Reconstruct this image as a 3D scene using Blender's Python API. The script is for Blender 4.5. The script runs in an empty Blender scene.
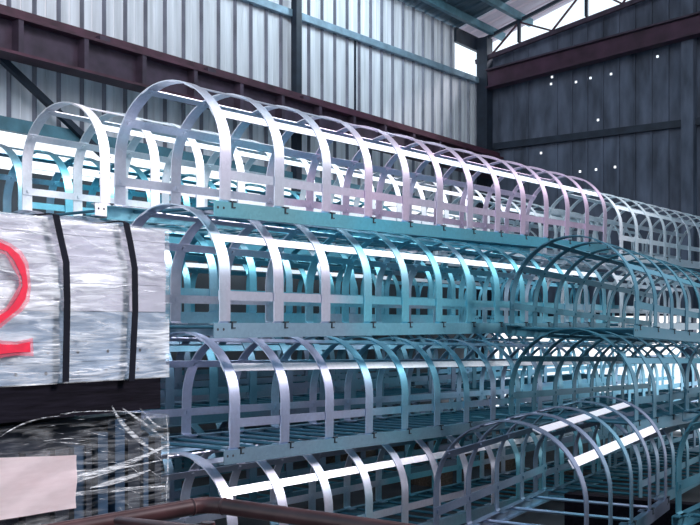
import bpy, bmesh, math, random
from mathutils import Vector, Matrix
random.seed(7)
sc = bpy.context.scene
C = sc.collection
R = math.radians

# ------------------------------------------------------------------ camera
F = 1000.0; EYE = 1.6; HOR = 323.0
YAW = math.atan(0.72)                      # the long direction of the hall (+X) lies this far right of the view
cy, sy = math.cos(YAW), math.sin(YAW)
FLOOR = -0.26

def at(px, py, d):
    """world point seen at pixel px,py at depth d along the (level) view"""
    lat = (px - 350) / F * d
    return Vector((d * cy + lat * sy, d * sy - lat * cy, EYE + (HOR - py) / F * d))

def on_y(px, py, Y):
    k = (px - 350) / F
    d = Y / (sy - k * cy)
    return at(px, py, d)

def on_x(px, py, X):
    k = (px - 350) / F
    d = X / (cy + k * sy)
    return at(px, py, d)

cam_d = bpy.data.cameras.new('camera'); cam = bpy.data.objects.new('camera', cam_d); C.objects.link(cam)
cam_d.sensor_width = 36; cam_d.lens = 36 * F / 700
cam_d.shift_y = (HOR - 262.5) / 700
cam.location = (0, 0, EYE)
ang = math.atan2(sy, cy)                   # heading of the view in the XY plane
cam.rotation_euler = (R(90), 0, ang - R(90))
sc.camera = cam
cam_d.clip_end = 200

# ------------------------------------------------------------------ materials
def new_mat(name):
    m = bpy.data.materials.new(name); m.use_nodes = True
    nt = m.node_tree; b = nt.nodes['Principled BSDF']
    return m, nt, b

def ramp(nt, stops):
    r = nt.nodes.new('ShaderNodeValToRGB')
    els = r.color_ramp.elements
    while len(els) > 1: els.remove(els[-1])
    els[0].position = stops[0][0]; els[0].color = (*stops[0][1], 1)
    for p, c in stops[1:]:
        e = els.new(p); e.color = (*c, 1)
    return r

def noise(nt, scale, detail=4, coord='Object', map_scale=None, rot=None):
    tc = nt.nodes.new('ShaderNodeTexCoord')
    n = nt.nodes.new('ShaderNodeTexNoise'); n.inputs['Scale'].default_value = scale; n.inputs['Detail'].default_value = detail
    if map_scale or rot:
        mp = nt.nodes.new('ShaderNodeMapping')
        if map_scale: mp.inputs['Scale'].default_value = map_scale
        if rot: mp.inputs['Rotation'].default_value = rot
        nt.links.new(tc.outputs[coord], mp.inputs[0]); nt.links.new(mp.outputs[0], n.inputs[0])
    else:
        nt.links.new(tc.outputs[coord], n.inputs[0])
    return n

def simple(name, col, rough=0.6, metal=0.0, var=0.25, scale=6, coord='Object', bump=0.0, map_scale=None, spec=0.5):
    m, nt, b = new_mat(name); b.inputs['Specular IOR Level'].default_value = spec
    n = noise(nt, scale, 5, coord, map_scale)
    lo = tuple(c * (1 - var) for c in col); hi = tuple(min(1, c * (1 + var)) for c in col)
    r = ramp(nt, [(0.3, lo), (0.7, hi)])
    nt.links.new(n.outputs['Fac'], r.inputs[0]); nt.links.new(r.outputs[0], b.inputs['Base Color'])
    b.inputs['Roughness'].default_value = rough; b.inputs['Metallic'].default_value = metal
    if bump:
        bp = nt.nodes.new('ShaderNodeBump'); bp.inputs['Strength'].default_value = bump; bp.inputs['Distance'].default_value = 0.02
        nt.links.new(n.outputs['Fac'], bp.inputs['Height']); nt.links.new(bp.outputs[0], b.inputs['Normal'])
    return m

def galvanised(name, base, tint, rough=0.34, metal=0.9):
    """zinc coated flat bar: fine spangle plus broad colour casts painted in by world position"""
    m, nt, b = new_mat(name)
    tc = nt.nodes.new('ShaderNodeTexCoord'); geo = nt.nodes.new('ShaderNodeObjectInfo')
    v = nt.nodes.new('ShaderNodeTexVoronoi'); v.inputs['Scale'].default_value = 45
    nt.links.new(tc.outputs['Object'], v.inputs['Vector'])
    n = nt.nodes.new('ShaderNodeTexNoise'); n.inputs['Scale'].default_value = 0.55; n.inputs['Detail'].default_value = 3
    gp = nt.nodes.new('ShaderNodeNewGeometry'); nt.links.new(gp.outputs['Position'], n.inputs['Vector'])
    r = ramp(nt, [(0.42, base), (0.58, tint)])
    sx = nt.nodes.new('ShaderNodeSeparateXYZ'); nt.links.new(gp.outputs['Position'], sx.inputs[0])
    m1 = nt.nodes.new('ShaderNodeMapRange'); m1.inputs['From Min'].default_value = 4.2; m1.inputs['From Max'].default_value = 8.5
    m1.inputs['To Min'].default_value = -0.12; m1.inputs['To Max'].default_value = 0.10  # painted colour cast, shifting towards the tint along the hall
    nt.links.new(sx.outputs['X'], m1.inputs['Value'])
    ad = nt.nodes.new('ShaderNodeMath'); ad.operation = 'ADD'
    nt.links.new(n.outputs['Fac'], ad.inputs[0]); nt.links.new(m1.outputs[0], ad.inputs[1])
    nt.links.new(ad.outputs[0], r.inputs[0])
    mx = nt.nodes.new('ShaderNodeMix'); mx.data_type = 'RGBA'; mx.blend_type = 'MULTIPLY'; mx.inputs[0].default_value = 0.35
    r2 = ramp(nt, [(0.0, (0.65, 0.65, 0.68)), (1.0, (1, 1, 1))])
    nt.links.new(v.outputs['Color'], r2.inputs[0])
    nt.links.new(r.outputs[0], mx.inputs[6]); nt.links.new(r2.outputs[0], mx.inputs[7])
    nt.links.new(mx.outputs[2], b.inputs['Base Color'])
    mr = nt.nodes.new('ShaderNodeMapRange'); mr.inputs['To Min'].default_value = rough - 0.08; mr.inputs['To Max'].default_value = rough + 0.12
    nt.links.new(n.outputs['Fac'], mr.inputs['Value']); nt.links.new(mr.outputs[0], b.inputs['Roughness'])
    b.inputs['Metallic'].default_value = metal
    return m

M = {}
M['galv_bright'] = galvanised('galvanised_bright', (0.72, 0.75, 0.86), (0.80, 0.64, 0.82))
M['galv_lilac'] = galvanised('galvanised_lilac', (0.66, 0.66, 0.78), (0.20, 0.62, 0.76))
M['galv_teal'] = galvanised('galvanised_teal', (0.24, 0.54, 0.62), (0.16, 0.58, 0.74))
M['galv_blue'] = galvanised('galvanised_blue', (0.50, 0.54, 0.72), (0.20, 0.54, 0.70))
M['galv_dull_shaded'] = galvanised('galvanised_dull_shaded', (0.22, 0.27, 0.38), (0.10, 0.27, 0.36), rough=0.42)  # darker zinc; shade on the lower inner cages put into the colour
M['galv_dark'] = galvanised('galvanised_dark_shaded', (0.07, 0.20, 0.28), (0.05, 0.20, 0.27), rough=0.45, metal=0.6)  # dark zinc; on rungs the shade inside the cages is painted in
M['galv_white'] = galvanised('galvanised_white_highlight', (0.88, 0.86, 0.92), (0.74, 0.84, 0.90), rough=0.42, metal=0.45)  # white zinc; on the near straps a painted highlight
M['galv_grey'] = galvanised('galvanised_grey', (0.24, 0.36, 0.46), (0.16, 0.40, 0.50), rough=0.45)  # grey-blue zinc, darker than the hoops
M['clip'] = simple('black_clip', (0.02, 0.03, 0.04), 0.5, 0.3)
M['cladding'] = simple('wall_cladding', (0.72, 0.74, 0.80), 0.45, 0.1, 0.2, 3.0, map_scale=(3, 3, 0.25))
M['rib_shade'] = simple('painted_rib_shade', (0.16, 0.17, 0.22), 0.5, 0.1, 0.3, 3.0)  # groove shade of the wall ribs painted as a darker colour
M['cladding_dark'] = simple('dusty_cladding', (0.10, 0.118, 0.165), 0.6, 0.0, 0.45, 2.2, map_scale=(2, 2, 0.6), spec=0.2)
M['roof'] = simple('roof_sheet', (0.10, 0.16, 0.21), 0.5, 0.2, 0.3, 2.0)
M['maroon'] = simple('maroon_primer', (0.07, 0.022, 0.04), 0.55, 0.1, 0.45, 4.0)
M['maroon_web'] = simple('dusty_primer', (0.055, 0.036, 0.06), 0.65, 0.0, 0.4, 5.0)
M['maroon_dark'] = simple('dark_maroon_primer', (0.055, 0.022, 0.045), 0.6, 0.1, 0.45, 3.0)
M['navy'] = simple('dark_paint', (0.02, 0.03, 0.05), 0.55, 0.2, 0.3)
M['girt'] = simple('grey_blue_paint', (0.22, 0.33, 0.42), 0.5, 0.3, 0.25)
M['girt_teal'] = simple('teal_paint', (0.08, 0.20, 0.26), 0.5, 0.2, 0.25)
M['concrete'] = simple('concrete', (0.05, 0.055, 0.065), 0.85, 0, 0.25, 3.0, bump=0.2)
M['yard'] = simple('yard_ground', (0.75, 0.76, 0.78), 0.9, 0, 0.2, 1.0)
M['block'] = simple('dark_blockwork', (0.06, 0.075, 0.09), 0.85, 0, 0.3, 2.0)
M['timber_dark'] = simple('dark_timber', (0.007, 0.006, 0.010), 0.8, 0, 0.5, 8.0, map_scale=(0.6, 6, 6), bump=0.3, spec=0.05)
M['timber'] = simple('old_timber', (0.12, 0.09, 0.07), 0.8, 0, 0.4, 8.0, map_scale=(0.6, 6, 6), bump=0.3)
M['pipe'] = simple('rust_red_pipe', (0.06, 0.024, 0.026), 0.35, 0.2, 0.45, 9.0)
M['strap'] = simple('black_strapping', (0.006, 0.007, 0.014), 0.7, 0, 0.3, spec=0.1)
M['red'] = simple('red_spray', (0.72, 0.012, 0.05), 0.45, 0, 0.12, 30)
M['overspray'] = simple('red_overspray', (0.85, 0.10, 0.16), 0.5, 0, 0.1, 30)
M['overspray'].node_tree.nodes['Principled BSDF'].inputs['Alpha'].default_value = 0.28
M['paper'] = simple('pale_pink_paper', (0.97, 0.80, 0.82), 0.7, 0, 0.05, 14, map_scale=(1, 1, 6))
M['plate'] = simple('zinc_panel', (0.50, 0.49, 0.58), 0.4, 0.35, 0.15, 3)
M['plate_blue'] = simple('blue_zinc_panel', (0.30, 0.38, 0.50), 0.4, 0.4, 0.25, 2)
M['hole'] = simple('drilled_hole', (0.03, 0.03, 0.04), 0.8, 0, 0.1)
M['dark_steel'] = simple('dark_flat_bar', (0.02, 0.026, 0.04), 0.5, 0.4, 0.4)
M['blue_steel'] = simple('blue_grey_flat_bar', (0.04, 0.075, 0.13), 0.45, 0.5, 0.3)

def film(name, lo, hi, tint=(0.95, 0.96, 1.0), rot=0.2, rough=0.18, scale=5.0, ms=(0.55, 1, 3.6), bump=0.9):
    """stretch film: see-through with milky, glossy wrinkle streaks"""
    m, nt, b = new_mat(name)
    b.inputs['Base Color'].default_value = (*tint, 1); b.inputs['Roughness'].default_value = rough
    n = noise(nt, scale, 8, 'Object', ms, (0, rot, 0))
    n.inputs['Distortion'].default_value = 0.9
    n2 = noise(nt, scale * 2.6, 6, 'Object', (0.5, 1, 4.5), (0, rot + 0.35, 0))
    n2.inputs['Distortion'].default_value = 1.4
    ad = nt.nodes.new('ShaderNodeMath'); ad.operation = 'MULTIPLY'
    nt.links.new(n.outputs['Fac'], ad.inputs[0]); nt.links.new(n2.outputs['Fac'], ad.inputs[1])
    mr = nt.nodes.new('ShaderNodeMapRange'); mr.inputs['From Min'].default_value = 0.20; mr.inputs['From Max'].default_value = 0.42
    mr.inputs['To Min'].default_value = lo; mr.inputs['To Max'].default_value = hi
    nt.links.new(ad.outputs[0], mr.inputs['Value']); nt.links.new(mr.outputs[0], b.inputs['Alpha'])
    bp = nt.nodes.new('ShaderNodeBump'); bp.inputs['Strength'].default_value = bump; bp.inputs['Distance'].default_value = 0.03
    nt.links.new(ad.outputs[0], bp.inputs['Height']); nt.links.new(bp.outputs[0], b.inputs['Normal'])
    return m
M['film'] = film('stretch_film', 0.05, 0.70, rot=0.28, rough=0.12, scale=3.2, ms=(0.5, 1, 2.2), bump=0.45)
M['film_clear'] = film('clear_stretch_film', 0.0, 0.20, rot=0.15, rough=0.12, scale=3.5, ms=(0.6, 1, 2.4))
M['crease'] = film('stretch_film_crease', 0.05, 0.95, rot=-0.1, rough=0.15, scale=9.0)

m, nt, b = new_mat('translucent_roof_sheet')
b.inputs['Base Color'].default_value = (0.4, 0.38, 0.42, 1); b.inputs['Roughness'].default_value = 0.6
tr = nt.nodes.new('ShaderNodeBsdfTranslucent'); tr.inputs[0].default_value = (0.95, 0.85, 0.9, 1)
mix = nt.nodes.new('ShaderNodeMixShader'); mix.inputs[0].default_value = 0.4
nt.links.new(b.outputs[0], mix.inputs[1]); nt.links.new(tr.outputs[0], mix.inputs[2])
nt.links.new(mix.outputs[0], nt.nodes['Material Output'].inputs[0])
M['rooflight'] = m

# ------------------------------------------------------------------ mesh helpers
def bm_box(bm, x0, x1, y0, y1, z0, z1, mat=None, mi=0):
    vs = [bm.verts.new((x, y, z)) for x in (x0, x1) for y in (y0, y1) for z in (z0, z1)]
    if mat is not None:
        for v in vs: v.co = mat @ v.co
    for f in ((0, 1, 3, 2), (4, 6, 7, 5), (0, 4, 5, 1), (2, 3, 7, 6), (0, 2, 6, 4), (1, 5, 7, 3)):
        fc = bm.faces.new([vs[i] for i in f]); fc.material_index = mi

def bm_bar(bm, p, q, w, h, up=Vector((0, 0, 1))):
    """box bar from p to q, w wide and h high"""
    p, q = Vector(p), Vector(q); d = (q - p); L = d.length; d.normalize()
    s = d.cross(up)
    if s.length < 1e-4: s = d.cross(Vector((0, 1, 0)))
    s.normalize(); u = s.cross(d).normalized()
    mt = Matrix((( d.x, s.x, u.x, p.x), (d.y, s.y, u.y, p.y), (d.z, s.z, u.z, p.z), (0, 0, 0, 1)))
    bm_box(bm, 0, L, -w / 2, w / 2, -h / 2, h / 2, mt)

def bm_tube(bm, pts, r, n=14, cap=True):
    pts = [Vector(p) for p in pts]; rings = []
    ref = None
    for i, p in enumerate(pts):
        a = pts[max(0, i - 1)]; c = pts[min(len(pts) - 1, i + 1)]
        d = (c - a).normalized()
        if ref is None:
            ref = d.orthogonal().normalized()
        ref = (ref - d * ref.dot(d)).normalized(); s = d.cross(ref)
        rr = r[i] if isinstance(r, (list, tuple)) else r
        rings.append([bm.verts.new(p + rr * (math.cos(2 * math.pi * k / n) * ref + math.sin(2 * math.pi * k / n) * s)) for k in range(n)])
    for i in range(len(rings) - 1):
        for k in range(n):
            f = bm.faces.new((rings[i][k], rings[i][(k + 1) % n], rings[i + 1][(k + 1) % n], rings[i + 1][k])); f.smooth = True
    if cap:
        bm.faces.new(rings[0][::-1]); bm.faces.new(rings[-1])

def bm_prism(bm, prof, axis, a, b2):
    """extrude a closed 2D profile (u,v) along axis x/y/z from a to b2"""
    def P(u, v, t):
        return {'x': (t, u, v), 'y': (u, t, v), 'z': (u, v, t)}[axis]
    A = [bm.verts.new(P(u, v, a)) for u, v in prof]; B = [bm.verts.new(P(u, v, b2)) for u, v in prof]
    n = len(prof)
    for i in range(n):
        bm.faces.new((A[i], A[(i + 1) % n], B[(i + 1) % n], B[i]))
    bm.faces.new(A[::-1]); bm.faces.new(B)

def mesh_of(name, bm, mats, bevel=0):
    bmesh.ops.recalc_face_normals(bm, faces=bm.faces)
    for e in bm.edges:
        if len(e.link_faces) == 2 and e.calc_face_angle(0) > 0.7: e.smooth = False
    me = bpy.data.meshes.new(name); bm.to_mesh(me); bm.free()
    for m_ in (mats if isinstance(mats, (list, tuple)) else [mats]): me.materials.append(m_)
    return me

def link(name, me, parent=None, loc=(0, 0, 0)):
    o = bpy.data.objects.new(name, me); C.objects.link(o); o.location = loc
    if parent is not None: o.parent = parent
    return o

def obj(name, bm, mats, parent=None, loc=(0, 0, 0)):
    return link(name, mesh_of(name, bm, mats), parent, loc)

def struct(o):
    o['kind'] = 'structure'; return o

def tag(o, label, cat, group=None):
    o['label'] = label; o['category'] = cat
    if group: o['group'] = group
    return o

def empty(name, loc, label, cat, group=None):
    o = bpy.data.objects.new(name, None); C.objects.link(o); o.location = loc; o.empty_display_size = 0.2
    return tag(o, label, cat, group)

# ------------------------------------------------------------------ ladder cages
S = 0.5           # hoop spacing
HW = 0.46         # half width between the stiles
ST = 0.09         # stile height
LEG = 0.275       # straight part of each hoop leg
BW = 0.092        # hoop bar width
TH = 0.007

def hoop_mesh(mat, hw=HW, leg=LEG, bw=BW, n=26):
    bm = bmesh.new()
    path = [(-hw + 0.07, ST), (-hw + 0.012, ST)]
    path += [(-hw, ST + 0.012)]
    for k in range(1, 4): path.append((-hw, ST + leg * k / 4))
    for k in range(n + 1):
        a = math.pi * (1 - k / n)
        path.append((hw * math.cos(a), ST + leg + hw * math.sin(a)))
    for k in (3, 2, 1): path.append((hw, ST + leg * k / 4))
    path += [(hw, ST + 0.012), (hw - 0.012, ST), (hw - 0.07, ST)]
    pv = [Vector((0, y, z)) for y, z in path]
    prev = None
    for i, p in enumerate(pv):
        t = (pv[min(i + 1, len(pv) - 1)] - pv[max(i - 1, 0)]).normalized()
        nrm = Vector((0, -t.z, t.y))                       # outward
        ring = [bm.verts.new(p + Vector((sx * bw / 2, 0, 0)) + nrm * o) for sx, o in ((-1, 0), (1, 0), (1, TH), (-1, TH))]
        if prev:
            for k in range(4):
                f = bm.faces.new((prev[k], prev[(k + 1) % 4], ring[(k + 1) % 4], ring[k]))
                f.smooth = (k in (0, 2))
        else: bm.faces.new(ring[::-1])
        prev = ring
    bm.faces.new(prev)
    me = mesh_of('hoop', bm, mat)
    return me

def strap_mesh(mat, L, a_deg, bolts, hw=HW, leg=LEG, w=0.056):
    """flat bar running along the cage inside the hoops; a_deg from the apex, or a height for the leg straps"""
    bm = bmesh.new()
    if isinstance(a_deg, tuple):
        sgn, h = a_deg; c = Vector((0, sgn * hw, ST + h)); t = Vector((0, 0, 1)); nrm = Vector((0, sgn, 0))
    else:
        a = R(a_deg); nrm = Vector((0, math.sin(a), math.cos(a))); t = Vector((0, math.cos(a), -math.sin(a)))
        c = Vector((0, 0, ST + leg)) + nrm * hw
    c = c - nrm * 0.001
    for x0, x1, o0, o1, ww in [(-0.045, L + 0.045, -0.006, 0, w)] + [(x - 0.011, x + 0.011, -0.013, -0.006, 0.022) for x in bolts]:
        vs = [bm.verts.new(Vector((x, 0, 0)) + c + t * (s * ww / 2) + nrm * o) for x in (x0, x1) for s in (-1, 1) for o in (o0, o1)]
        for f in ((0, 1, 3, 2), (4, 6, 7, 5), (0, 4, 5, 1), (2, 3, 7, 6), (0, 2, 6, 4), (1, 5, 7, 3)):
            bm.faces.new([vs[i] for i in f])
    return mesh_of('strap', bm, mat)

def stile_mesh(mat, L, side, hw=HW):
    """C channel with its web outside, two bolt holes (dark) at each end"""
    bm = bmesh.new(); y0 = side * (hw + 0.012); s = -side
    t = 0.006; fl = 0.045
    prof = [(y0, 0), (y0 + s * fl, 0), (y0 + s * fl, t), (y0 + s * t, t), (y0 + s * t, ST - t), (y0 + s * fl, ST - t), (y0 + s * fl, ST), (y0, ST)]
    bm_prism(bm, prof, 'x', -0.10, L + 0.10)
    for f in bm.faces: f.material_index = 0
    for x in (-0.07, -0.02, L + 0.02, L + 0.07):
        vs = [bm.verts.new((x + 0.009 * math.cos(k * math.pi / 4), y0 + side * 0.0012, 0.052 + 0.009 * math.sin(k * math.pi / 4))) for k in range(8)]
        f = bm.faces.new(vs); f.material_index = 1
    return mesh_of('stile', bm, [mat, M['hole']])

def rung_mesh(mat, hw=HW):
    bm = bmesh.new()
    bm_tube(bm, [(0, -hw - 0.004, 0.066), (0, hw + 0.004, 0.066)], 0.012, 10)
    return mesh_of('rung', bm, mat)

def clip_mesh():
    """small J shaped clamp that hooks the hoop foot over the stile"""
    bm = bmesh.new(); y = -(HW + 0.012)
    bm_box(bm, 0.050, 0.060, y - 0.005, y, ST - 0.034, ST + 0.010)
    bm_box(bm, 0.060, 0.082, y - 0.005, y, ST - 0.034, ST - 0.026)
    bm_box(bm, 0.046, 0.090, y - 0.005, y + 0.03, ST + 0.001, ST + 0.010)
    return mesh_of('clip', bm, M['clip'])

CACHE = {}
def parts_for(matname, n, hw, leg, stile, bw=BW, rungmat='galv_dark', angs=(-58, -24, 24, 58, (-1, 0.165), (1, 0.165))):  # dark rungs carry the interior shade in their colour
    key = (matname, n, hw, leg, stile, bw, rungmat, angs)
    if key not in CACHE:
        mat = M[matname]; L = S * (n - 1); bolts = [S * k for k in range(n)]
        CACHE[key] = dict(hoop=hoop_mesh(mat, hw, leg, bw), stiles=[stile_mesh(M[stile], L, -1, hw), stile_mesh(M[stile], L, 1, hw)], rung=rung_mesh(M[rungmat], hw),
                          straps=[strap_mesh(M['galv_white'] if a in (-58, -24.5) and mat.name != 'galvanised_dark_shaded' and (mat.name != 'galvanised_dull_shaded' or bw < BW) else mat, L, a, bolts, hw, leg) for a in angs])  # near straps white: highlight put into their colour
    return CACHE[key]
CLIP = clip_mesh()

def cage(label, loc, n, mat, yaw=0, pitch=0, roll=0, clips=True, rungs=True, group=None, hw=HW, leg=LEG, stile=None, rung_at=(0.125, 0.375), **opt):
    """loc: first hoop on the centre line at the underside of the stiles. pitch>0 lifts the far end, roll>0 lifts the wall side"""
    t = empty('ladder_cage', loc, label, 'ladder cage', group)
    t.rotation_mode = 'XYZ'
    t.rotation_euler = (R(roll), R(-pitch), R(yaw))
    P = parts_for(mat, n, hw, leg, stile or mat, **opt)
    for s_ in P['stiles']: link('stile', s_, t)
    for s_ in P['straps']: link('strap', s_, t)
    for k in range(n):
        h = link('hoop', P['hoop'], t, (S * k, 0, 0))
        if clips: link('clip', CLIP, h, (0, HW - hw, 0))
    if rungs:
        for k in range(n - 1):
            for o_ in rung_at: link('rung', P['rung'], t, (S * k + o_, 0, 0))
    return t

G = 'stacked ladder cages'
# front column beside the wrapped bundles (A), middle column (B), column along the wall (C)
def line(spec, X0, Yc, zb, n, pitch, **kw):
    return cage(spec, (X0, Yc, zb), n, kw.pop('mat'), pitch=pitch, **kw)

def chain(lab1, lab2, X0, Yc, zb, pitch, mat1, mat2, yaw=0, roll=0, dz2=-0.0, dy2=0.0, clips=True, n1=13, n2=11, group=G, clips2=False, leg=LEG, stile=None, stile2=None):
    a = cage(lab1, (X0, Yc, zb), n1, mat1, yaw=yaw, pitch=pitch, roll=roll, clips=clips, group=group, leg=leg, stile=stile)
    if lab2:
        d = S * n1
        x2 = X0 + d * math.cos(R(yaw)); y2 = Yc + d * math.sin(R(yaw)) + dy2
        b_ = cage(lab2, (x2, y2, zb + d * math.tan(R(pitch)) + dz2), n2, mat2, yaw=yaw, pitch=pitch * 0.6, roll=0, clips=clips2, group=group, stile=stile2)
    return a

chain('pale galvanised ladder cage on top of the front stack, tallest hoops, right of the bundle',
      'white ladder cage continuing the top front cage towards the dark end wall',
      4.41, 4.56, 2.25, 1.2, 'galv_bright', 'galv_white', roll=2.0, dz2=-0.08, leg=0.295, stile='galv_teal', clips2=True)
chain('second cage from top of the front stack, just right of the strapped bundle',
      'pale ladder cage behind the far end of the second level of the front stack',
      4.41, 4.56, 1.51, 0.0, 'galv_lilac', 'galv_white', stile='galv_grey')
chain('blue ladder cage third from top of the front stack, level with dark timber beam',
      'blue ladder cage behind the far end of the third level of the front stack',
      4.71, 4.76, 0.71, -1.5, 'galv_blue', 'galv_blue', stile='galv_grey')
chain('bottom ladder cage of the front stack with bright strap above the bent red pipe',
      'bottom ladder cage behind the far end of the front stack',
      4.65, 4.72, -0.08, -1.0, 'galv_lilac', 'galv_dull_shaded', n2=10, clips=False, stile='galv_grey')
# middle column
chain('white ladder cage topping the middle stack, open end left of the tallest hoop',
      'white ladder cage on top of the middle stack, far half behind the top front cage',
      4.95, 6.26, 2.39, 0.6, 'galv_white', 'galv_white', clips=True, leg=0.34)
chain('second level ladder cage of the middle stack seen through the front hoops',
      'second level ladder cage at the far half of the middle stack',
      4.6, 6.26, 1.60, 0.0, 'galv_lilac', 'galv_teal', clips=False)
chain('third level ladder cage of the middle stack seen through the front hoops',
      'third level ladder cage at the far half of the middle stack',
      4.6, 6.26, 0.80, -0.8, 'galv_dull_shaded', 'galv_blue', clips=False)
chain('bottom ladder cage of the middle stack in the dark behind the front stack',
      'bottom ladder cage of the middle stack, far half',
      4.6, 6.26, -0.02, -0.6, 'galv_dull_shaded', 'galv_dull_shaded', clips=False)
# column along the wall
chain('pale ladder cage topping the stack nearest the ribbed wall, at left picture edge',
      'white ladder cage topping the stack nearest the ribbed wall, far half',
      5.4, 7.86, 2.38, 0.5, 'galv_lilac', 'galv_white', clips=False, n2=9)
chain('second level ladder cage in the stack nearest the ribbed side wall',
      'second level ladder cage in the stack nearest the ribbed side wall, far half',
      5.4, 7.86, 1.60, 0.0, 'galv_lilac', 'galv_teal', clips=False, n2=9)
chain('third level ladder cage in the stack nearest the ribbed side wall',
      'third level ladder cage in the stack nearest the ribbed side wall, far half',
      5.4, 7.86, 0.80, -0.6, 'galv_dull_shaded', 'galv_dull_shaded', clips=False, n2=9)
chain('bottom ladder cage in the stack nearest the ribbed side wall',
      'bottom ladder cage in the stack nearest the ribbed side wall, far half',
      5.4, 7.86, 0.0, -0.5, 'galv_dull_shaded', 'galv_dull_shaded', clips=False, n2=9)

# right hand stack in front (R)
def start(px_near, depth, z_bottom, yaw, hw=HW):
    """centre-line start of a cage whose near leg of the first hoop stands at pixel column px_near, depth along view"""
    p = at(px_near, HOR, depth)
    a = R(yaw); nrm = Vector((-math.sin(a), math.cos(a), 0))
    p = p + nrm * hw; p.z = z_bottom
    return p
GR = 'dark ladder cages on the right'
cage('dark teal ladder cage on top of the right hand stack, arching before the front stack',
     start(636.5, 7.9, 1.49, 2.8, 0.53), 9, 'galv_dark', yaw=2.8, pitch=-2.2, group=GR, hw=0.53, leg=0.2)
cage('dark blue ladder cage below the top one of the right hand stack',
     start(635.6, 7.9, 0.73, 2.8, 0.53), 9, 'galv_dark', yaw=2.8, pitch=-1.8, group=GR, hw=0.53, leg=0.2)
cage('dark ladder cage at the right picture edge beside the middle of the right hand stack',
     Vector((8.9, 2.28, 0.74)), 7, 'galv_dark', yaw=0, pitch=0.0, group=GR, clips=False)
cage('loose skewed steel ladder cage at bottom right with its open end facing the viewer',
     start(586, 5.62, 0.20, 6.0), 5, 'galv_dull_shaded', yaw=6.0, pitch=0.4, group=GR, rung_at=(0.25,), bw=0.07, rungmat='galv_blue', angs=(-58, -24.5, 24, 58, (1, 0.165)))
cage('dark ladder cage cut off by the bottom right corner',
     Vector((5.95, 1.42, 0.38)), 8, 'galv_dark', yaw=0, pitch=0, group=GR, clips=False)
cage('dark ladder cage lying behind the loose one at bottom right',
     start(640, 8.3, 0.0, 2.8), 9, 'galv_dull_shaded', yaw=2.8, pitch=0, group=GR, clips=False)

# timber bearers under the stacks
def timber(label, p, q, w, h, mat='timber'):
    bm = bmesh.new(); c = (Vector(p) + Vector(q)) / 2
    bm_bar(bm, Vector(p) - c, Vector(q) - c, w, h)
    return tag(obj('timber_bearer', bm, M[mat], None, c), label, 'timber beam', 'timber bearers')

for X_, Yc_, zt in ((4.9, 4.72, -0.09), (9.8, 4.72, -0.175), (11.4, 4.72, -0.2), (4.9, 6.26, -0.025), (9.8, 6.26, -0.075), (11.4, 6.26, -0.095), (15.8, 6.26, -0.12),
                   (5.6, 7.86, -0.005), (10.6, 7.86, -0.045), (12.2, 7.86, -0.06), (15.6, 7.86, -0.075), (15.4, 4.72, -0.21)):
    h_ = max(0.03, zt - FLOOR); timber('timber bearer on the floor under the stacked ladder cages', (X_, Yc_ - 0.6, FLOOR + h_ / 2), (X_, Yc_ + 0.6, FLOOR + h_ / 2), 0.1, h_)
def block(label, X_, Y_, zt, yaw):  # taller packers
    c, s_ = math.cos(R(yaw)), math.sin(R(yaw)); h_ = zt - FLOOR
    timber(label, (X_ - s_ * -0.6, Y_ - 0.6 * c, FLOOR + h_ / 2), (X_ + s_ * -0.6, Y_ + 0.6 * c, FLOOR + h_ / 2), 0.12, h_, 'timber_dark')
for X_, Y_, zt, yaw, lab in ((6.3, 2.55, 0.205, 6, 'tall timber bearer under the loose cage at bottom right'), (7.75, 2.75, 0.21, 6, 'rear timber bearer under the loose cage at bottom right'),
                        (6.7, 1.42, 0.375, 0, 'timber bearer under the cage in the bottom right corner'), (9.2, 1.42, 0.375, 0, 'rear timber bearer under the cage in the bottom right corner')):
    block(lab, X_, Y_, zt, yaw)

# ------------------------------------------------------------------ wrapped bundles on the left
YB = 3.4
def shell(x0, x1, y0, y1, z0, z1, nx, nz, amp, seed, top=True, front_only=False):
    """a wrinkled film skin: front, right end and top of a bundle"""
    rnd = random.Random(seed)
    bm = bmesh.new(); ny = 8
    from mathutils import noise as mn
    def wob(p):
        v = mn.noise(Vector((p.x * 2.2 + seed, p.y * 2.2, p.z * 7))) + 0.6 * mn.noise(Vector((p.x * 5 + p.z * 6, p.y * 5, p.z * 16 - p.x * 3 + seed)))
        return v * amp
    def grid(f, nu, nv, nrm):
        V = [[None] * (nv + 1) for _ in range(nu + 1)]
        for i in range(nu + 1):
            for j in range(nv + 1):
                p = Vector(f(i / nu, j / nv)); e = min(i, nu - i, j, nv - j)
                k = min(1.0, e / 3)
                V[i][j] = bm.verts.new(p + Vector(nrm) * (abs(wob(p)) * k))
        for i in range(nu):
            for j in range(nv):
                fc = bm.faces.new((V[i][j], V[i + 1][j], V[i + 1][j + 1], V[i][j + 1])); fc.smooth = True
    grid(lambda u, v: (x0 + (x1 - x0) * u, y0, z0 + (z1 - z0) * v), nx, nz, (0, -1, 0))
    grid(lambda u, v: (x1, y0 + (y1 - y0) * u, z0 + (z1 - z0) * v), ny, nz, (1, 0, 0))
    grid(lambda u, v: (x0 + (x1 - x0) * u, y1, z0 + (z1 - z0) * v), 12, 12, (0, 1, 0))
    if top: grid(lambda u, v: (x0 + (x1 - x0) * u, y0 + (y1 - y0) * v, z1), nx, ny, (0, 0, 1))
    bmesh.ops.remove_doubles(bm, verts=bm.verts, dist=0.0005)
    return bm

xe = on_y(169, 300, YB).x; xs = xe - 3.2
ZT, ZB = 2.035, 1.35
bun = empty('panel_bundle', (xs, YB, ZB), 'film wrapped bundle of grey panels with two black straps and red paint', 'bundle')
inv = Vector((-xs, -YB, -ZB))
def sh(bm):
    bmesh.ops.translate(bm, verts=bm.verts, vec=inv); return bm
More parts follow.
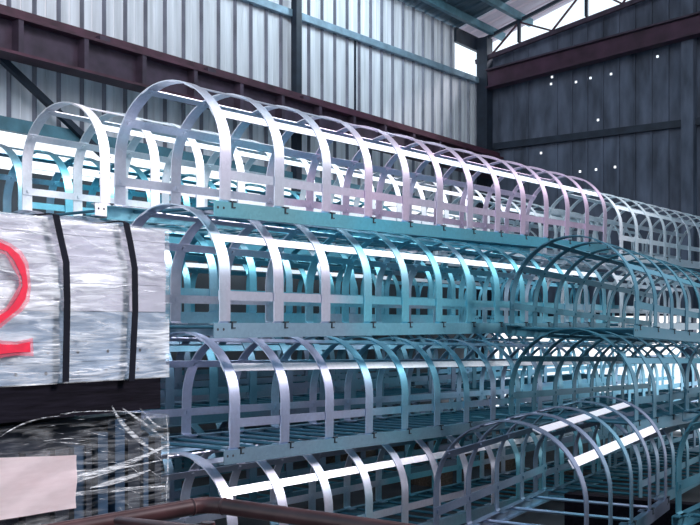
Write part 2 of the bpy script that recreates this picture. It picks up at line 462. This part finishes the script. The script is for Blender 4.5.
# the panels, as a stack of seven
heights = [0, 0.085, 0.17, 0.30, 0.42, 0.53, 0.62, 0.68]
rp = random.Random(3)
for k in range(7):
    bm = bmesh.new()
    dy = rp.uniform(0.012, 0.018); dx = rp.uniform(0.0, 0.02)
    bm_box(bm, xs, xe - 0.006 - dx * 0.3, YB + dy, YB + 0.72, ZB + heights[k] + 0.0015, ZB + heights[k + 1])
    if k in (0, 1):
        for px in ((18, 48, 80, 108, 140) if k == 0 else (20, 50, 80, 110, 142)):
            p = on_y(px, 360, YB); zz = ZB + (heights[k] + heights[k + 1]) / 2
            vs = [bm.verts.new((p.x + 0.008 * math.cos(a * math.pi / 4), YB + dy - 0.001, zz + 0.008 * math.sin(a * math.pi / 4))) for a in range(8)]
            bm.faces.new(vs).material_index = 1
    obj('panel', sh(bm), [M['plate_blue' if k < 3 else 'plate'], M['hole']], bun)
obj('stretch_film', sh(shell(xs - 0.01, xe, YB - 0.002, YB + 0.74, ZB - 0.002, ZT, 150, 60, 0.016, 3)), M['film'], bun)
def creases(specs, y, flat=0.25):
    """gathered folds of the film: thin tapering ridges lying on the skin"""
    bm = bmesh.new()
    for pts, w in specs:
        V = [on_y(px, py, y) for px, py in pts]
        # resample with quadratic smoothing
        if len(V) == 3:
            V = [(1 - t) ** 2 * V[0] + 2 * t * (1 - t) * (2 * V[1] - (V[0] + V[2]) / 2) + t * t * V[2] for t in [i / 10 for i in range(11)]]
        n = len(V)
        bm_tube(bm, V, [w * (0.15 + 0.85 * math.sin(math.pi * (i + 0.3) / (n - 0.4))) for i in range(n)], 6)
    for v in bm.verts: v.co.y = y + (v.co.y - y) * flat
    return bm
rc = random.Random(21)
sp_ = []
for _ in range(60):
    x_ = rc.uniform(-5, 160); y_ = rc.uniform(212 + x_ * 0.12, 376); L_ = rc.uniform(6, 32); sl = rc.gauss(0.28, 0.16) * (0.4 if y_ > 330 else 1)
    if x_ + L_ > 166: continue
    sp_.append(([(x_, y_), (x_ + L_ / 2, y_ + L_ * sl / 2 + rc.uniform(-1, 1)), (x_ + L_, y_ + L_ * sl)], rc.choice((0.001, 0.0015, 0.002, 0.0035))))
sp_ += [([(-5, 268), (30, 277), (66, 287)], 0.007), ([(70, 228), (92, 243), (118, 256)], 0.005), ([(136, 262), (150, 268), (166, 280)], 0.005), ([(-5, 371), (60, 373), (125, 366)], 0.004)]
obj('film_crease', sh(creases(sp_, YB - 0.016)), M['crease'], bun)['kind'] = 'stuff'
# straps
def band(pxs, w):
    bm = bmesh.new(); pts = []
    for px, py in pxs: pts.append(on_y(px, py, YB - 0.02))
    prev = None
    x_top = pts[0].x
    chain_ = [Vector((x_top, YB + 0.74, ZT + 0.018))] + [Vector((x_top, YB + 0.01, ZT + 0.018))] + pts
    for i, p in enumerate(chain_):
        a = chain_[max(i - 1, 0)]; c = chain_[min(i + 1, len(chain_) - 1)]; t = (c - a).normalized()
        side = Vector((1, 0, 0)); nrm = side.cross(t).normalized()
        ring = [bm.verts.new(p + side * s * w / 2 + nrm * o) for s, o in ((-1, 0), (1, 0), (1, 0.003), (-1, 0.003))]
        if prev:
            for k in range(4): bm.faces.new((prev[k], prev[(k + 1) % 4], ring[(k + 1) % 4], ring[k]))
        else: bm.faces.new(ring[::-1])
        prev = ring
    bm.faces.new(prev)
    return bm
obj('strap_band', sh(band([(56, 214.5), (61, 238), (66.5, 262), (67.5, 300), (66, 382)], 0.032)), M['strap'], bun)
obj('strap_band', sh(band([(126.5, 223), (131, 245), (135, 268), (135.5, 310), (132, 381)], 0.034)), M['strap'], bun)
# red spray painted figure
def ribbon(pts, w, y):
    bm = bmesh.new(); V = [on_y(px, py, y) for px, py in pts]; prev = None
    for i, p in enumerate(V):
        t = (V[min(i + 1, len(V) - 1)] - V[max(0, i - 1)]).normalized(); nrm = Vector((-t.z, 0, t.x))
        ww = w * (0.9 + 0.2 * math.sin(i * 1.7))
        r_ = [bm.verts.new(p + nrm * ww / 2 + Vector((0, o, 0))) for o in (0, -0.002)] + [bm.verts.new(p - nrm * ww / 2 + Vector((0, o, 0))) for o in (-0.002, 0)]
        if prev:
            for k in range(4): bm.faces.new((prev[k], prev[(k + 1) % 4], r_[(k + 1) % 4], r_[k]))
        else: bm.faces.new(r_)
        prev = r_
    bm.faces.new(prev[::-1])
    return bm
arc = [(-22, 262), (-14, 250), (-2, 245), (8, 249), (16, 257), (21, 266), (24, 276), (25, 286), (22, 297), (16, 306), (9, 313), (0, 319), (-10, 324)]
obj('overspray', sh(ribbon(arc, 0.07, YB - 0.019)), M['overspray'], bun)
obj('overspray', sh(ribbon([(-20, 350), (-8, 349), (4, 349), (16, 348.5), (33, 347)], 0.075, YB - 0.019)), M['overspray'], bun)
obj('paint_mark', sh(ribbon(arc, 0.032, YB - 0.022)), M['red'], bun)
obj('paint_mark', sh(ribbon([(-20, 350), (-8, 349), (4, 349), (16, 348.5), (30, 347)], 0.042, YB - 0.022)), M['red'], bun)

# timber under it
bm = bmesh.new(); bm_box(bm, -1.6, 1.6, -0.07, 0.07, -0.071, 0.071)
tag(obj('timber_beam', bm, M['timber_dark'], None, (on_y(162, 398, YB + 0.01).x - 1.6, YB + 0.09, 1.276)), 'long dark timber beam between the strapped bundle and the lower wrapped bundle', 'timber beam')
bm = bmesh.new(); bm_box(bm, -1.6, 1.6, -0.07, 0.07, -0.071, 0.071)
tag(obj('timber_beam', bm, M['timber_dark'], None, (on_y(150, 398, YB + 0.01).x - 1.6, YB + 0.60, 1.276)), 'rear dark timber beam under the strapped bundle, behind the long front one', 'timber beam')

# lower bundle
z0, z1 = -0.1, 1.2
xe2 = on_y(169, 460, YB).x; xs2 = xe2 - 3.0
low = empty('bar_bundle', (xs2, YB, z0), 'clear film wrapped bundle of dark steel flat bars with a paper sheet, lower left', 'bundle')
inv = Vector((-xs2, -YB, -z0))
bm = bmesh.new(); bm_box(bm, xs2, xe2 - 0.06, YB + 0.12, YB + 0.66, z0, z1 - 0.02)
obj('core', sh(bm), M['dark_steel'], low)
for px, w, mname, yo in ((8, 0.10, 'dark_steel', 0.05), (38, 0.12, 'dark_steel', 0.04), (62, 0.07, 'dark_steel', 0.06), (80, 0.06, 'blue_steel', 0.06),
                         (89, 0.03, 'dark_steel', 0.05), (103, 0.055, 'blue_steel', 0.04), (120, 0.055, 'blue_steel', 0.05), (134, 0.07, 'dark_steel', 0.05), (146, 0.03, 'blue_steel', 0.05), (158, 0.04, 'dark_steel', 0.05)):
    bm = bmesh.new(); p = on_y(px, 460, YB + yo)
    bm_box(bm, p.x - w / 2, p.x + w / 2, YB + yo, YB + yo + 0.05, z0, z1 - 0.03 - 0.05 * (px % 3))
    obj('flat_bar', sh(bm), M[mname], low)
obj('stretch_film', sh(shell(xs2 - 0.01, xe2, YB - 0.002, YB + 0.70, z0 + 0.01, z1 - 0.024, 140, 90, 0.02, 11)), M['film_clear'], low)
sp_ = [([(-10, 478), (75, 479), (170, 444)], 0.018), ([(-8, 470), (80, 472), (162, 460)], 0.008), ([(112, 406), (130, 432), (158, 453)], 0.012), ([(122, 408), (145, 424), (166, 440)], 0.007), ([(30, 500), (95, 492), (165, 486)], 0.010), ([(90, 488), (120, 480), (150, 470)], 0.012),
       ([(0, 437), (28, 422), (60, 416)], 0.003), ([(140, 408), (156, 425), (167, 428)], 0.005), ([(52, 442), (70, 443), (90, 445)], 0.003), ([(166, 414), (168, 450), (166, 505)], 0.004), ([(60, 414), (110, 411), (160, 415)], 0.002)]
for _ in range(55):
    x_ = rc.uniform(0, 158); y_ = rc.uniform(414, 515); L_ = rc.uniform(4, 18); sl = rc.gauss(-0.12, 0.15) if x_ < 115 else rc.gauss(0.3, 0.4)
    if x_ < 80 and y_ > 450: continue
    sp_.append(([(x_, y_), (x_ + L_ / 2, y_ + L_ * sl / 2 + rc.uniform(-1, 1)), (x_ + L_, y_ + L_ * sl)], rc.uniform(0.0006, 0.0014)))
obj('film_crease', sh(creases(sp_, YB - 0.018)), M['crease'], low)['kind'] = 'stuff'
# paper sheet on the film
bm = bmesh.new(); nx, nz = 16, 10
c4 = [on_y(-6, 458, YB - 0.035), on_y(77, 455, YB - 0.035), on_y(76, 508, YB - 0.035), on_y(-6, 521, YB - 0.035)]
Vg = []
for i in range(nx + 1):
    col = []
    for j in range(nz + 1):
        u, v = i / nx, j / nz
        p = (c4[0] * (1 - u) + c4[1] * u) * (1 - v) + (c4[3] * (1 - u) + c4[2] * u) * v
        p = p + Vector((0, 0.004 * math.sin(u * 7 + v * 9), 0)); col.append(bm.verts.new(p))
    Vg.append(col)
for i in range(nx):
    for j in range(nz): bm.faces.new((Vg[i][j], Vg[i + 1][j], Vg[i + 1][j + 1], Vg[i][j + 1])).smooth = True
ex = bmesh.ops.solidify(bm, geom=bm.faces[:], thickness=0.001)
obj('paper_sheet', sh(bm), M['paper'], low)

# ------------------------------------------------------------------ bent red pipe rail
pr = empty('pipe_rail', (1.9, 1.3, FLOOR), 'rust red bent pipe handrail in the foreground at the bottom edge', 'railing')
pin = Vector((-1.9, -1.3, -FLOOR))
dL, dM, dR = 2.35, 2.75, 2.45
A_, Bm, D_ = at(-40, 549, dL), at(208, 504, dM), at(470, 541, dR)
bm = bmesh.new()
curve = []
for k in range(9):
    t = k / 8; t0 = Bm + (A_ - Bm).normalized() * 0.045; t1 = Bm + (D_ - Bm).normalized() * 0.045
    curve.append((1 - t) ** 2 * t0 + 2 * t * (1 - t) * Bm + t * t * t1)
bm_tube(bm, [A_] + curve + [D_], 0.0225, 20); bmesh.ops.translate(bm, verts=bm.verts, vec=pin)
obj('top_rail', bm, M['pipe'], pr)
for c_, dv in ((Bm + (A_ - Bm).normalized() * 0.05, (A_ - Bm).normalized()), (Bm + (D_ - Bm).normalized() * 0.05, (D_ - Bm).normalized())):
    bm = bmesh.new(); bm_tube(bm, [c_ - dv * 0.004, c_, c_ + dv * 0.004], [0.0228, 0.0248, 0.0228], 20); bmesh.ops.translate(bm, verts=bm.verts, vec=pin)
    obj('weld_seam', bm, M['pipe'], pr)
bm = bmesh.new()
q0, q1 = at(117, 521, 2.5), at(205, 531, 2.2)
bm_tube(bm, [q0, q0 + (q1 - q0) * 0.04, q1], [0.010, 0.0125, 0.0125], 14); bmesh.ops.translate(bm, verts=bm.verts, vec=pin)
obj('brace_pipe', bm, M['pipe'], pr)
for p in (at(-30, 549, dL), at(208, 522, dM), at(455, 545, dR), q1):
    bm = bmesh.new(); bm_tube(bm, [(p.x, p.y, FLOOR), (p.x, p.y, p.z)], 0.02, 14); bmesh.ops.translate(bm, verts=bm.verts, vec=pin)
    obj('post', bm, M['pipe'], pr)

# ------------------------------------------------------------------ the hall
WY = 9.1; WX = 16.95
bm = bmesh.new(); bm_box(bm, -6, WX + 0.3, -6, WY + 0.3, FLOOR - 0.2, FLOOR); struct(obj('floor', bm, M['concrete']))
bm = bmesh.new(); bm_box(bm, -40, 60, -50, 60, FLOOR - 0.5, FLOOR - 0.25); struct(obj('ground', bm, M['yard']))

def ribbed(bm, a0, a1, z0, z1, period, fn, rib=0.035, wide=0.07, thick=0.012, rib_shade=0):
    """trapezoid ribbed sheet: fn(a, out, z) -> world"""
    pts = []; a = a0
    while a < a1:
        pts += [(a, 0.0), (a + 0.02, rib), (a + wide, rib), (a + wide + 0.02, 0.0)]
        mid = a + (wide + period) / 2
        pts += [(mid - 0.012, 0.0), (mid, 0.006), (mid + 0.012, 0.0)]
        a += period
    for t in (0, 1):
        cols = [(bm.verts.new(fn(p, o - t * thick, z0)), bm.verts.new(fn(p, o - t * thick, z1))) for p, o in pts]
        for i in range(len(cols) - 1):
            f = bm.faces.new((cols[i][0], cols[i + 1][0], cols[i + 1][1], cols[i][1]))
            if rib_shade and i % 7 < 3: f.material_index = 1
# left wall: ribbed sheeting hangs from the eave down to a girt; block wall below; open band between
bm = bmesh.new(); ribbed(bm, 1.0, WX, 3.72, 6.15, 0.32, lambda a, o, z: (a, WY - o, z), rib=0.035, wide=0.035, rib_shade=1)
ribbed(bm, 1.0, on_y(454, 60, WY).x, 6.15, 6.98, 0.32, lambda a, o, z: (a, WY - o, z), rib=0.035, wide=0.035, rib_shade=1)
struct(obj('wall_left', bm, [M['cladding'], M['rib_shade']]))
bm = bmesh.new(); bm_box(bm, on_y(454, 60, WY).x, WX + 0.2, WY - 0.05, WY + 0.02, 6.72, 6.98); struct(obj('trim_6', bm, M['navy']))
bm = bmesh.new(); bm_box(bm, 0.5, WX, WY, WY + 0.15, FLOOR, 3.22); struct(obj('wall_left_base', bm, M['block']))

# right (end) wall with pin holes of daylight and an open band low down
holes = [(551, 84), (552, 77), (576, 82), (590.5, 78), (611, 74), (657.5, 56.5), (598, 120), (541, 153), (580, 171.5), (596, 169.5), (615, 167)]
def wt(y):  # top of the end wall
    return 6.58 + (9.1 - y) * 0.186
hp = [on_x(px, py, WX) for px, py in holes]
def end_panel(y0, y1, zlo):
    bm = bmesh.new()
    hs = [h for h in hp if y0 < h.y < y1]
    r_ = 0.021
    ys = sorted({y0, y1, *[h.y - r_ for h in hs], *[h.y + r_ for h in hs]})
    zs = sorted({zlo, 6.5, *[h.z - r_ for h in hs], *[h.z + r_ for h in hs]})
    grid = {}
    def gv(y, z):
        if (y, z) not in grid: grid[(y, z)] = bm.verts.new((WX, y, z))
        return grid[(y, z)]
    for i in range(len(ys) - 1):
        for j in range(len(zs) - 1):
            my, mz = (ys[i] + ys[i + 1]) / 2, (zs[j] + zs[j + 1]) / 2
            if any(abs(h.y - my) < r_ and abs(h.z - mz) < r_ for h in hs): continue
            bm.faces.new((gv(ys[i], zs[j]), gv(ys[i + 1], zs[j]), gv(ys[i + 1], zs[j + 1]), gv(ys[i], zs[j + 1])))
        a, b2 = ys[i], ys[i + 1]
        bm.faces.new((gv(a, 6.5), gv(b2, 6.5), bm.verts.new((WX, b2, wt(b2))), bm.verts.new((WX, a, wt(a)))))
    y = y0 + 0.1
    while y < y1:                                        # narrow standing ribs of the sheets
        if not any(abs(h.y - y) < 0.05 for h in hs):
            bm_box(bm, WX - 0.035, WX, y - 0.018, y + 0.018, zlo, wt(y) - 0.02)
        y += 0.29
    return bm
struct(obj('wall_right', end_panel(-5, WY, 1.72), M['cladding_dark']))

bm = bmesh.new(); bm_box(bm, -6, WX + 0.3, -6.2, -6, FLOOR, 5.5); struct(obj('wall_front_light_block', bm, M['block']))  # unseen wall behind the camera, added to block low sky light
# roof
def rz(y): return 6.93 + (9.1 - y) * 0.30
bm = bmesh.new()
def roof_piece(bm, x0, x1, ya, yb):
    ribbed(bm, x0, x1, ya, yb, 0.33, lambda a, o, y: (a, y, rz(y) + o + 0.10), rib=0.03, wide=0.06)
roof_piece(bm, 1.0, 16.1, WY + 0.3, 0.5)
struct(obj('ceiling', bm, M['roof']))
bm = bmesh.new(); roof_piece(bm, 16.12, WX + 0.3, WY + 0.3, 0.5); struct(obj('ceiling_rooflight', bm, M['rooflight']))

# purlins, each one along the hall under the roof
for i, y in enumerate((8.75, 8.2 - 0.02, 6.9, 5.6, 4.3)):
    bm = bmesh.new(); z = rz(y)
    bm_box(bm, 1.0, WX + 0.2, y - 0.045, y + 0.045, z - 0.06, z + 0.07); o = struct(obj('trim_%d' % (i + 1), bm, M['girt_teal']))
# end rafter and web members in the gap over the end wall
raf = empty('roof_truss', (WX - 0.25, WY, 6.6), 'dark steel roof truss along the bright gap over the end wall', 'truss')
ri = Vector((-(WX - 0.25), -WY, -6.6))
def tr(name, p, q, w, h, mat):
    bm = bmesh.new(); bm_bar(bm, p, q, w, h); bmesh.ops.translate(bm, verts=bm.verts, vec=ri); return obj(name, bm, M[mat], raf)
tr('top_chord', (WX - 0.25, WY, rz(WY) - 0.06), (WX - 0.25, 3.0, rz(3.0) - 0.06), 0.05, 0.06, 'navy')
ys_ = [8.75, 8.2, 7.55, 6.9, 6.25, 5.6, 4.95]
for k in range(len(ys_) - 1):
    a, b2 = ys_[k], ys_[k + 1]
    za = rz(a) - 0.08 if k % 2 else wt(a) - 0.02; zb2 = rz(b2) - 0.08 if not k % 2 else wt(b2) - 0.02
    tr('web_member', (WX - 0.25, a, za), (WX - 0.25, b2, zb2), 0.03, 0.03, 'maroon')
for y in (8.2, 6.9, 5.6):
    tr('hanger', (WX - 0.25, y, wt(y)), (WX - 0.25, y, rz(y) - 0.05), 0.06, 0.05, 'navy')
tr('bottom_chord', (WX - 0.25, WY, wt(WY) - 0.06), (WX - 0.25, 3.0, wt(3.0) - 0.06), 0.06, 0.08, 'maroon_web')

# crane runway beam on the left wall
def ibeam(bm, x0, x1, yc, z0, z1, fw, tf, tw):
    bm_box(bm, x0, x1, yc - fw / 2, yc + fw / 2, z1 - tf, z1)
    bm_box(bm, x0, x1, yc - fw / 2, yc + fw / 2, z0, z0 + tf)
    bm_box(bm, x0, x1, yc - tw / 2, yc + tw / 2, z0 + tf, z1 - tf, mi=1)
YC = 8.62
cb = empty('crane_beam', (1.0, YC, 4.27), 'long maroon steel runway beam along the ribbed left wall', 'steel beam')
ci = Vector((-1.0, -YC, -4.27))
bm = bmesh.new(); ibeam(bm, 1.0, WX - 0.3, YC, 4.27, 4.66, 0.26, 0.03, 0.016); bmesh.ops.translate(bm, verts=bm.verts, vec=ci)
obj('girder', bm, [M['maroon'], M['maroon_web']], cb)
bm = bmesh.new(); bm_box(bm, 1.0, WX - 0.3, YC - 0.05, YC + 0.05, 4.66, 4.75); bmesh.ops.translate(bm, verts=bm.verts, vec=ci)
obj('rail', bm, M['maroon'], cb)
x = on_y(20, 50, YC - 0.1).x - 0.82 * 5
while x < WX - 0.5:
    bm = bmesh.new(); bm_box(bm, x - 0.03, x + 0.03, YC - 0.12, YC - 0.008, 4.30, 4.63); bmesh.ops.translate(bm, verts=bm.verts, vec=ci)
    if x > 1.0: obj('stiffener', bm, M['maroon_web'], cb)
    else: bm.free()
    x += 0.82
for px in (98, 205, 300):
    p = on_y(px, 40, YC); bm = bmesh.new(); bm_box(bm, p.x - 0.07, p.x + 0.07, YC - 0.12, YC - 0.04, 4.66, 4.71); bmesh.ops.translate(bm, verts=bm.verts, vec=ci)
    obj('rail_clip', bm, M['maroon_web'], cb)

# girts, post, brace
def steel(name, label, p, q, w, h, mat, cat, group=None):
    p, q = Vector(p), Vector(q); c = (p + q) / 2; bm = bmesh.new(); bm_bar(bm, p - c, q - c, w, h)
    return tag(obj(name, bm, M[mat], None, c), label, cat, group)
steel('wall_girt', 'pale blue horizontal girt high on the ribbed left wall', (1.0, WY - 0.07, 5.78), (WX - 0.1, WY - 0.07, 6.16), 0.07, 0.10, 'girt', 'wall rail')
steel('wall_girt', 'teal horizontal girt at the lower edge of the left wall sheets, behind the left hoops', (1.0, WY - 0.07, 3.68), (WX - 0.1, WY - 0.07, 3.68), 0.08, 0.14, 'girt_teal', 'wall rail')
pp = on_y(296.5, 50, WY - 0.13)
steel('wall_post', 'slim dark vertical post on the left wall above the runway beam', (pp.x, WY - 0.13, 2.55), (pp.x, WY - 0.13, 6.9), 0.12, 0.10, 'navy', 'post')
p0, p1 = on_y(-6, 52, WY - 0.2), on_y(108, 160, WY - 0.12)
steel('diagonal_brace', 'dark diagonal brace under the runway beam at far left', p0, p1, 0.06, 0.07, 'navy', 'brace')
p0, p1 = on_y(357.5, 52, WY - 0.06), on_y(358.5, 116, WY - 0.06)
steel('conduit', 'thin dark conduit on the left wall right of the slim post', (p0.x, WY - 0.016, 4.9), (p0.x, WY - 0.016, 6.1), 0.025, 0.025, 'navy', 'conduit')
# corner column and end wall steel
steel('corner_column', 'dark steel column in the corner of the hall under the roof', (WX - 0.2, WY - 0.16, FLOOR), (WX - 0.2, WY - 0.16, 6.95), 0.22, 0.22, 'navy', 'column')
yc_ = on_x(689, 100, WX - 0.12).y
steel('wall_column', 'dark steel column on the end wall near the right picture edge', (WX - 0.12, yc_, FLOOR), (WX - 0.12, yc_, wt(yc_)), 0.2, 0.2, 'cladding_dark', 'column')
steel('wall_girt', 'dark horizontal girt across the middle of the end wall', (WX - 0.08, WY - 0.3, 4.92), (WX - 0.08, 1.0, 4.98), 0.08, 0.12, 'navy', 'wall rail')
steel('wall_girt', 'lowest girt of the end wall above the bright opening', (WX - 0.08, WY - 0.3, 1.78), (WX - 0.08, 1.0, 1.78), 0.08, 0.12, 'navy', 'wall rail')
ba, bb = on_x(488, 82, WX - 0.35), on_x(698, 27, WX - 0.35)
db = (bb - ba)
rb = empty('rafter_beam', ba, 'sloping dark red steel beam across the top of the end wall', 'steel beam')
bm = bmesh.new(); bm_bar(bm, Vector((0, 0, 0)), db * 1.6, 0.22, 0.03); obj('flange', bm, M['maroon_dark'], rb, (0, 0, -0.12))
bm = bmesh.new(); bm_bar(bm, Vector((0, 0, 0)), db * 1.6, 0.22, 0.03); obj('flange', bm, M['maroon_web'], rb, (0, 0, 0.20))
bm = bmesh.new(); bm_bar(bm, Vector((0, 0, 0)), db * 1.6, 0.02, 0.32); obj('web', bm, M['maroon_dark'], rb, (0, 0, 0.04))

# ------------------------------------------------------------------ light
w = bpy.data.worlds.new('World'); sc.world = w; w.use_nodes = True
nt = w.node_tree; bg = nt.nodes['Background']
tc = nt.nodes.new('ShaderNodeTexCoord'); sp = nt.nodes.new('ShaderNodeSeparateXYZ'); nt.links.new(tc.outputs['Generated'], sp.inputs[0])
rr = ramp(nt, [(0.0, (1.0, 0.98, 1.0)), (0.22, (0.80, 0.88, 0.95)), (0.5, (0.30, 0.52, 0.66)), (1.0, (0.12, 0.30, 0.42))])
nt.links.new(sp.outputs['Z'], rr.inputs[0]); nt.links.new(rr.outputs[0], bg.inputs[0]); bg.inputs[1].default_value = 1.6

def area(name, loc, target, size, energy, col, size_y=None):
    l = bpy.data.lights.new(name, 'AREA'); l.energy = energy; l.color = col; l.size = size
    if size_y: l.shape = 'RECTANGLE'; l.size_y = size_y
    o = bpy.data.objects.new(name, l); C.objects.link(o); o.location = loc
    o.rotation_euler = (Vector(target) - Vector(loc)).to_track_quat('-Z', 'Y').to_euler()
    return o
sl = bpy.data.lights.new('sun', 'SUN'); sl.energy = 5.0; sl.angle = R(14); sl.color = (1.0, 0.93, 0.95)
so = bpy.data.objects.new('sun', sl); C.objects.link(so)
so.rotation_euler = Vector((-0.55, 0.66, -0.60)).to_track_quat('-Z', 'Y').to_euler()
area('roof_fill_light', (9.5, 4.6, 8.0), (11.0, 9.1, 5.4), 2.2, 130, (0.62, 0.88, 1.0))  # added bluish fill without a fitting, brightens the left wall
area('corner_fill_light', (13.0, 7.3, 7.15), (12.4, 9.1, 5.7), 0.7, 45, (0.72, 0.90, 1.0))  # added light standing in for daylight from the roof gap
area('roof_fill_light', (4.8, 3.6, 7.8), (5.5, 8.6, 4.6), 2.0, 200, (1.0, 0.86, 0.88))  # added pinkish fill without a fitting, for the left end
sc.view_settings.view_transform = 'Standard'; sc.view_settings.look = 'None'
sc.view_settings.gamma = 1; sc.view_settings.use_curve_mapping = False
sc.view_settings.exposure = 0.0
